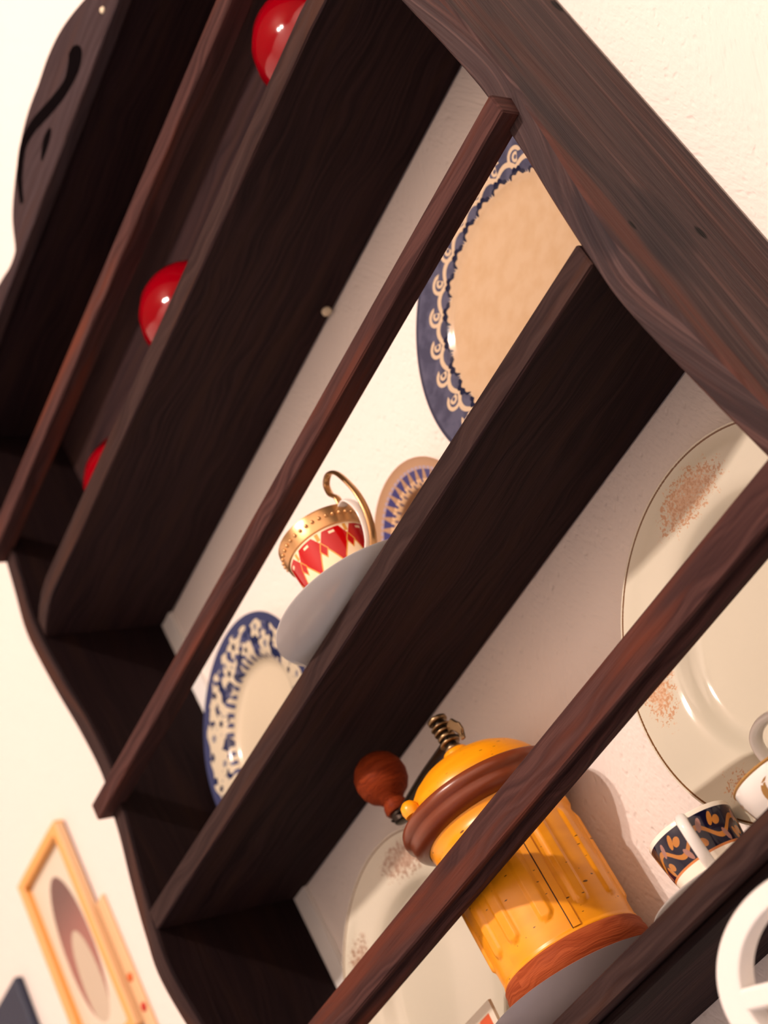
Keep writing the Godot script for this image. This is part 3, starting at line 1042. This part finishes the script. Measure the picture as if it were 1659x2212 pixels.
	sweep(mb, PackedVector2Array([Vector2(0.006, 0.2185), Vector2(0.0135, 0.2200), Vector2(0.0165, 0.2150), Vector2(0.0185, 0.2130), Vector2(0.0190, 0.2075), Vector2(0.0165, 0.2050), Vector2(0.0160, 0.2010), Vector2(0.0125, 0.2015), Vector2(0.0130, 0.2080), Vector2(0.0095, 0.2130), Vector2(0.0055, 0.2140)]), "z", -0.0012, 0.0012, 0.0004)
	part("wing_nut", mb, M.brass, o)
	# crank: flat steel arm, out to the left, then the wooden knob
	mb = Mb.new()
	tube(mb, spline([Vector3(0.006, 0.2095, 0.0), Vector3(-0.012, 0.2090, 0.0), Vector3(-0.040, 0.2080, 0.0), Vector3(-0.070, 0.2050, 0.0), Vector3(-0.090, 0.2035, 0.0)], 5), _fill(21, 0.0068), 12, 0.32, Vector3(0, 0, 1))
	part("crank_arm", mb, M.steel, o)
	mb = Mb.new()
	var ka := Vector3(-0.0845, 0.0, 0.0)
	lathe(mb, [Vector2(0.0, 0.1990), Vector2(0.0055, 0.1990), Vector2(0.0068, 0.2000), Vector2(0.0068, 0.2065), Vector2(0.0055, 0.2072), Vector2(0.0, 0.2072)], 20, 0.0, ka)
	part("rivet", mb, M.steel, o)
	mb = Mb.new()
	lathe(mb, [Vector2(0.0, 0.2072), Vector2(0.0088, 0.2072), Vector2(0.0098, 0.2090), Vector2(0.0094, 0.2130), Vector2(0.0082, 0.2165), Vector2(0.0105, 0.2195), Vector2(0.0155, 0.2235), Vector2(0.0190, 0.2295), Vector2(0.0204, 0.2365), Vector2(0.0195, 0.2440), Vector2(0.0160, 0.2510), Vector2(0.0105, 0.2555), Vector2(0.0, 0.2575)], 48, 0.0, ka)
	part("crank_knob", mb, M.knob, o, "turned wooden knob")
	# little latch button on the collar
	mb = Mb.new()
	lathe(mb, [Vector2(0.0, -0.006), Vector2(0.0055, -0.005), Vector2(0.0066, -0.001), Vector2(0.0060, 0.003), Vector2(0.0035, 0.0056), Vector2(0.0, 0.0062)], 24, 0.0, Vector3(-0.0085, 0.1670, 0.0555))
	part("latch_button", mb, M.yellow, o)
	mb = Mb.new()
	lathe(mb, [Vector2(0.0, -0.004), Vector2(0.0016, -0.002), Vector2(0.0012, 0.001), Vector2(0.0, 0.002)], 10, 0.0, Vector3(-0.0605, 0.1425, 0.012))
	part("screw", mb, M.iron, o)

func _fill(k: int, v: float) -> Array:
	var a := []
	for i in k:
		a.append(v)
	return a

# ------------------------------------------------------------------ demitasse cup and white creamer
func demitasse() -> void:
	var c := Vector3(-0.6226, 1.7310, 0.0732)
	var s := thing("saucer", "small white saucer under the navy banded cup on the lowest shelf", "saucer", c)
	saucer(s, 0.0480, 0.0100, 0.024, M.white_glaze)
	var o := thing("demitasse_cup", "white cup with a navy and gold leaf band, its handle facing out", "cup", c + Vector3(0, 0.0056, 0))
	var H := 0.0437
	var mb := Mb.new()
	lathe(mb, [Vector2(0.0, 0.0), Vector2(0.0165, 0.0), Vector2(0.0175, 0.0015), Vector2(0.0205, 0.006), Vector2(0.0235, 0.013), Vector2(0.0252, 0.021), Vector2(0.0262, 0.029), Vector2(0.0270, 0.036), Vector2(0.0277, H - 0.001), Vector2(0.0272, H)], 72)
	part("wall", mb, tmat(mug_print(), 0.12), o)
	mb = Mb.new()
	lathe(mb, [Vector2(0.0272, H), Vector2(0.0258, H - 0.002), Vector2(0.0245, 0.026), Vector2(0.0200, 0.009), Vector2(0.010, 0.004), Vector2(0.0, 0.0035)], 48)
	part("inside", mb, M.white_glaze, o)
	var dir := Vector3(0.62, 0, 0.785)
	var run := []
	for p in [Vector2(0.0262, 0.0405), Vector2(0.0330, 0.0410), Vector2(0.0385, 0.0350), Vector2(0.0385, 0.0260), Vector2(0.0335, 0.0165), Vector2(0.0255, 0.0115)]:
		run.append(dir * p.x + Vector3(0, p.y, 0))
	var pts := spline(run, 6)
	mb = Mb.new()
	tube(mb, pts, _fill(pts.size(), 0.0036), 12, 0.75, dir.cross(Vector3.UP))
	part("handle", mb, M.white_glaze, o, "white handle")
	# creamer
	var q := thing("creamer", "white creamer with gold crescents and a high handle, right of the navy banded cup", "jug", Vector3(-0.5480, 1.7310, 0.0665))
	mb = Mb.new()
	lathe(mb, [Vector2(0.0, 0.0), Vector2(0.020, 0.0), Vector2(0.0205, 0.003), Vector2(0.0185, 0.006), Vector2(0.0215, 0.012), Vector2(0.0265, 0.020), Vector2(0.0290, 0.028), Vector2(0.0300, 0.0365), Vector2(0.0295, 0.0375), Vector2(0.0285, 0.0365), Vector2(0.0265, 0.024), Vector2(0.0190, 0.011), Vector2(0.0, 0.009)], 64)
	var bd := part("body", mb, M.white_glaze, q)
	mb = Mb.new()
	lathe(mb, [Vector2(0.0300, 0.0357), Vector2(0.0306, 0.0366), Vector2(0.0300, 0.0377)], 64)
	part("gold_rim", mb, M.gold_paint, bd)
	# crescents laid on the wall
	for k in 6:
		mb = Mb.new()
		var a0 := deg_to_rad(-38.0 + 60.0 * k)
		for i in 12:
			var f0 := float(i) / 12.0
			var f1 := float(i + 1) / 12.0
			var quad := []
			var nor := []
			for w in [[f0, 0.0], [f1, 0.0], [f1, 1.0], [f0, 1.0]]:
				var ph: float = lerpf(-1.5, 1.5, w[0])
				var rr: float = 0.0085 - w[1] * 0.0045 * cos(ph * 1.03)
				var u: float = -rr * cos(ph)
				var y: float = 0.0215 + rr * sin(ph)
				var ra: float = 0.0182 + 0.0125 * sqrt(clampf((y - 0.005) / 0.031, 0.0, 1.0))
				var th: float = a0 + u / 0.026
				quad.append(Vector3(sin(th) * ra, y, cos(th) * ra))
				nor.append(Vector3(sin(th), -0.4, cos(th)).normalized())
			mb.quad(quad[0], quad[1], quad[2], quad[3], nor, [Vector2.ZERO, Vector2.ZERO, Vector2.ZERO, Vector2.ZERO])
		part("gold_crescent", mb, M.gold_paint, bd)
	mb = Mb.new()
	var hp := spline([Vector3(-0.012, 0.030, -0.026), Vector3(-0.020, 0.050, -0.024), Vector3(-0.017, 0.066, -0.020), Vector3(-0.004, 0.071, -0.018), Vector3(0.012, 0.066, -0.018), Vector3(0.022, 0.052, -0.018), Vector3(0.024, 0.032, -0.014)], 6)
	tube(mb, hp, _fill(hp.size(), 0.0052), 12, 0.6, Vector3(0, 0, 1))
	part("handle", mb, M.white_glaze, q, "white arched handle")

func small_things() -> void:
	var o := thing("printed_card", "small white card with an orange print, beside the grinder's dish", "card", Vector3(-0.8885, 1.7312, 0.078))
	var mb := Mb.new()
	mb.flat(Vector3(-0.031, 0, 0.0012), Vector3(0.031, 0, 0.0012), Vector3(0.031, 0.0665, 0.0012), Vector3(-0.031, 0.0665, 0.0012), Vector3(0, 0, 1), [Vector2(0, 1), Vector2(1, 1), Vector2(1, 0), Vector2(0, 0)])
	part("printed_face", mb, tmat(card_print(), 0.5), o)
	mb = Mb.new()
	box(mb, Vector3(-0.031, 0, -0.0015), Vector3(0.031, 0.0665, 0.0011), 0.0)
	part("board", mb, M.cream_paint, o)
	o.rotation.x = -0.05

func red_pots() -> void:
	var first := thing("red_pot", "largest looking red glazed pot, nearest the right end of the top shelf", "pot", Vector3(-0.503, 2.3612, 0.086), "red pots on the top shelf")
	var mb := Mb.new()
	lathe(mb, [Vector2(0.0, 0.0), Vector2(0.024, 0.0), Vector2(0.0255, 0.002), Vector2(0.034, 0.010), Vector2(0.0425, 0.024), Vector2(0.0460, 0.041), Vector2(0.0440, 0.056), Vector2(0.0375, 0.070), Vector2(0.0290, 0.0795), Vector2(0.0225, 0.084), Vector2(0.0215, 0.0865), Vector2(0.0200, 0.0865), Vector2(0.0195, 0.083), Vector2(0.030, 0.071), Vector2(0.041, 0.050), Vector2(0.040, 0.030), Vector2(0.025, 0.008), Vector2(0.0, 0.006)], 72)
	part("body", mb, M.red_glaze, first)
	var labels := ["red glazed pot in the middle of the three on the top shelf", "red glazed pot farthest from the right end panel, mostly hidden behind the shelf edge"]
	var spots := [Vector3(-0.768, 2.3582, 0.081), Vector3(-0.972, 2.3557, 0.062)]
	for i in 2:
		var c := first.duplicate()
		c.name = "red_pot"
		add_child(c, true)
		c.position = spots[i]
		c.set_meta("label", labels[i])

# ------------------------------------------------------------------ pictures on the wall to the left
func pictures() -> void:
	var o := thing("picture_frame", "gilt box frame holding an oval portrait photograph, on the wall left of the rack", "picture", Vector3(-1.5210, 2.0800, 0.0))
	# width from -0.0575 to 0.077 about x = -1.521, top at 2.330
	var xa := -0.0520
	var xb := 0.0825
	var ya := 0.0
	var yb := 0.2500
	var zf := 0.013
	var w := 0.0125
	var mb := Mb.new()
	sweep(mb, rect(0.0005, zf, ya, yb), "x", xb - w, xb, 0.0012)
	var fs := part("frame_side", mb, M.gilt, o)
	mb = Mb.new()
	box(mb, Vector3(xb, ya, 0.0030), Vector3(xb + 0.0012, yb - 0.004, zf - 0.0008), 0.0003)
	part("frame_flank", mb, M.pale_wood, fs, "bare pale outer side")
	mb = Mb.new()
	box(mb, Vector3(xb, ya, 0.0005), Vector3(xb + 0.0016, yb - 0.004, 0.0028), 0.0003)
	part("shadow_gap_strip", mb, M.brown, fs, "brown strip coloured as the shadow gap at the wall")  # brown strip draws the shadow between frame and wall
	mb = Mb.new()
	sweep(mb, rect(0.0005, zf, ya, yb), "x", xa, xa + w, 0.0012)
	part("frame_side", mb, M.gilt, o)
	mb = Mb.new()
	sweep(mb, rect(0.0005, zf, yb - w, yb), "x", xa + w, xb - w, 0.0008)
	part("frame_side", mb, M.gilt, o)
	mb = Mb.new()
	sweep(mb, rect(0.0005, zf, ya, ya + w), "x", xa + w, xb - w, 0.0008)
	part("frame_side", mb, M.gilt, o)
	mb = Mb.new()
	mb.flat(Vector3(xa + w, ya + w, 0.004), Vector3(xb - w, ya + w, 0.004), Vector3(xb - w, yb - w, 0.004), Vector3(xa + w, yb - w, 0.004), Vector3(0, 0, 1), [Vector2(0, 1), Vector2(1, 1), Vector2(1, 0), Vector2(0, 0)])
	part("portrait", mb, tmat(portrait(), 0.4), o)
	# pale plaque just right of it
	var p := thing("pale_plaque", "pale peach wooden plaque with orange and red spots, tucked against the gilt frame", "plaque", Vector3(-1.436, 2.06, 0.0))
	mb = Mb.new()
	sweep(mb, rect(0.0005, 0.004, 0.0, 0.160), "x", 0.0, 0.019, 0.0008)
	part("board", mb, M.pale_wood, p)
	for k in [[0.0090, 0.066, Color(0.85, 0.38, 0.12)], [0.0120, 0.030, Color(0.75, 0.10, 0.06)]]:
		mb = Mb.new()
		lathe(mb, [Vector2(0.005, 0.0), Vector2(0.0045, 0.0016), Vector2(0.0, 0.002)], 16, 0.0, Vector3(k[0], k[1], 0.004), Basis(Vector3.RIGHT, PI / 2))
		part("spot", mb, mat(k[2], 0.5), p)
	var b := thing("blue_panel", "dark blue panel on the wall, cut by the lower left corner of the photo", "picture", Vector3(-1.7400, 2.00, 0.0))
	mb = Mb.new()
	sweep(mb, rect(0.0005, 0.012, 0.0, 0.264), "x", -0.085, 0.0775, 0.002)
	part("panel", mb, M.blue, b)

# ------------------------------------------------------------------ white oval hanging in front of the lowest shelf
func ornament() -> void:
	var c := Vector3(-0.4918, 1.6375, 0.19)
	var A := Vector3(0.0583, -0.0338, 0.0)
	var B := Vector3(-0.0362, -0.0366, 0.0)
	var o := thing("oval_ornament", "white painted oval with a crossbar, hanging before the lowest shelf at the lower right corner", "ornament", c)
	var outer := PackedVector2Array()
	var inner := PackedVector2Array()
	var k := 96
	for i in k:
		var t := TAU * i / k
		var q := A * cos(t) + B * sin(t)
		outer.append(Vector2(q.x, q.y))
		inner.append(Vector2(q.x, q.y) * 0.765)
	var mb := Mb.new()
	var z0 := 0.0
	var z1 := 0.011
	var bv := 0.0018
	for i in k:
		var j := (i + 1) % k
		for e in 2:
			var ring := outer if e == 0 else inner
			var s := 1.0 if e == 0 else -1.0
			var p := ring[i]
			var q := ring[j]
			var n0 := Vector3(p.x, p.y, 0).normalized() * s
			var n1 := Vector3(q.x, q.y, 0).normalized() * s
			mb.quad(Vector3(p.x, p.y, z0), Vector3(q.x, q.y, z0), Vector3(q.x, q.y, z1 - bv), Vector3(p.x, p.y, z1 - bv), [n0, n1, n1, n0], [Vector2.ZERO, Vector2.ZERO, Vector2.ZERO, Vector2.ZERO])
			var pi := Vector3(p.x, p.y, z1) - n0 * bv
			var qi := Vector3(q.x, q.y, z1) - n1 * bv
			var fz := Vector3(0, 0, 1)
			mb.quad(Vector3(p.x, p.y, z1 - bv), Vector3(q.x, q.y, z1 - bv), qi, pi, [n0, n1, fz, fz], [Vector2.ZERO, Vector2.ZERO, Vector2.ZERO, Vector2.ZERO])
		var fo := Vector3(outer[i].x, outer[i].y, z1) - Vector3(outer[i].x, outer[i].y, 0).normalized() * bv
		var fo2 := Vector3(outer[j].x, outer[j].y, z1) - Vector3(outer[j].x, outer[j].y, 0).normalized() * bv
		var fi := Vector3(inner[i].x, inner[i].y, z1) + Vector3(inner[i].x, inner[i].y, 0).normalized() * bv
		var fi2 := Vector3(inner[j].x, inner[j].y, z1) + Vector3(inner[j].x, inner[j].y, 0).normalized() * bv
		mb.flat(fo, fo2, fi2, fi, Vector3(0, 0, 1), [Vector2.ZERO, Vector2.ZERO, Vector2.ZERO, Vector2.ZERO])
		mb.flat(Vector3(outer[i].x, outer[i].y, z0), Vector3(outer[j].x, outer[j].y, z0), Vector3(inner[j].x, inner[j].y, z0), Vector3(inner[i].x, inner[i].y, z0), Vector3(0, 0, -1), [Vector2.ZERO, Vector2.ZERO, Vector2.ZERO, Vector2.ZERO])
	part("ring", mb, M.white_paint, o)
	# crossbar from the left side of the ring, rising to the right as photographed
	mb = Mb.new()
	var u := (A - B * 0.24).normalized()
	var half := A * 0.0 + B * 0.118
	var l0 := A * -0.82 + B * 0.295
	var l1 := A * 0.85 + B * -0.13
	var poly := PackedVector2Array()
	for q in [l0 - half, l1 - half, l1 + half, l0 + half]:
		poly.append(Vector2(q.x, q.y))
	sweep(mb, poly, "z", 0.0004, 0.0108, 0.0016)
	part("crossbar", mb, M.white_paint, o)
	mb = Mb.new()
	var hook := Vector3(-0.452, 1.7225, 0.150) - c
	var top := A * -0.05 + B * -0.99
	tube(mb, [top + Vector3(0, 0, 0.005), (top + hook) * 0.5 + Vector3(0.001, 0, 0), hook], [0.0008, 0.0008, 0.0008], 8)
	part("cord", mb, M.cord, o)
	mb = Mb.new()
	tube(mb, spline([hook + Vector3(0, 0.002, -0.0085), hook + Vector3(0, 0.001, 0.0), hook + Vector3(0, -0.001, 0.003), hook + Vector3(0, 0.003, 0.005)], 5), _fill(16, 0.0009), 8)
	part("hook", mb, M.brass, o)

# ------------------------------------------------------------------ the two-armed ceiling lamp that lights the rack
func chandelier() -> void:
	var mid: Vector3 = (LAMP[0] + LAMP[1]) * 0.5
	var o := thing("ceiling_lamp", "two armed ceiling lamp with bare warm bulbs hanging in the room", "lamp", Vector3(mid.x, 3.92, mid.z))
	var mb := Mb.new()
	lathe(mb, [Vector2(0.0, -0.03), Vector2(0.02, -0.03), Vector2(0.05, -0.012), Vector2(0.055, 0.0)], 32)
	part("ceiling_rose", mb, M.brass, o)
	mb = Mb.new()
	tube(mb, [Vector3(0, -0.02, 0), Vector3(0, -0.34, 0)], [0.006, 0.006], 12)
	part("stem", mb, M.brass, o)
	for l in LAMP:
		var q: Vector3 = l - o.position
		mb = Mb.new()
		var a := spline([Vector3(0, -0.33, 0), Vector3(q.x * 0.5, -0.35, q.z * 0.5), Vector3(q.x * 0.95, -0.365, q.z * 0.95), Vector3(q.x, -0.385, q.z)], 6)
		tube(mb, a, _fill(a.size(), 0.005), 10)
		part("arm", mb, M.brass, o)
		mb = Mb.new()
		lathe(mb, [Vector2(0.0, 0.068), Vector2(0.014, 0.068), Vector2(0.016, 0.060), Vector2(0.016, 0.032), Vector2(0.0, 0.032)], 20, 0.0, q)
		part("lamp_holder", mb, M.brass, o)
		var glow := mat(Color(1, 0.95, 0.85), 0.4)
		glow.emission_enabled = true
		glow.emission = Color(1.0, 0.912, 0.862)
		glow.emission_energy_multiplier = 14.0
		mb = Mb.new()
		lathe(mb, [Vector2(0.0, -0.034), Vector2(0.014, -0.031), Vector2(0.026, -0.020), Vector2(0.031, -0.004), Vector2(0.027, 0.012), Vector2(0.016, 0.026), Vector2(0.013, 0.034), Vector2(0.0, 0.034)], 24, 0.0, q)
		part("bulb", mb, glow, o)
		var lamp := OmniLight3D.new()
		lamp.name = "bulb_light"
		lamp.position = q
		lamp.light_color = Color(1.0, 0.912, 0.862)
		lamp.light_energy = 4.5
		lamp.light_size = 0.03
		lamp.omni_range = 12.0
		lamp.omni_attenuation = 2.0
		lamp.shadow_enabled = true
		o.add_child(lamp, true)
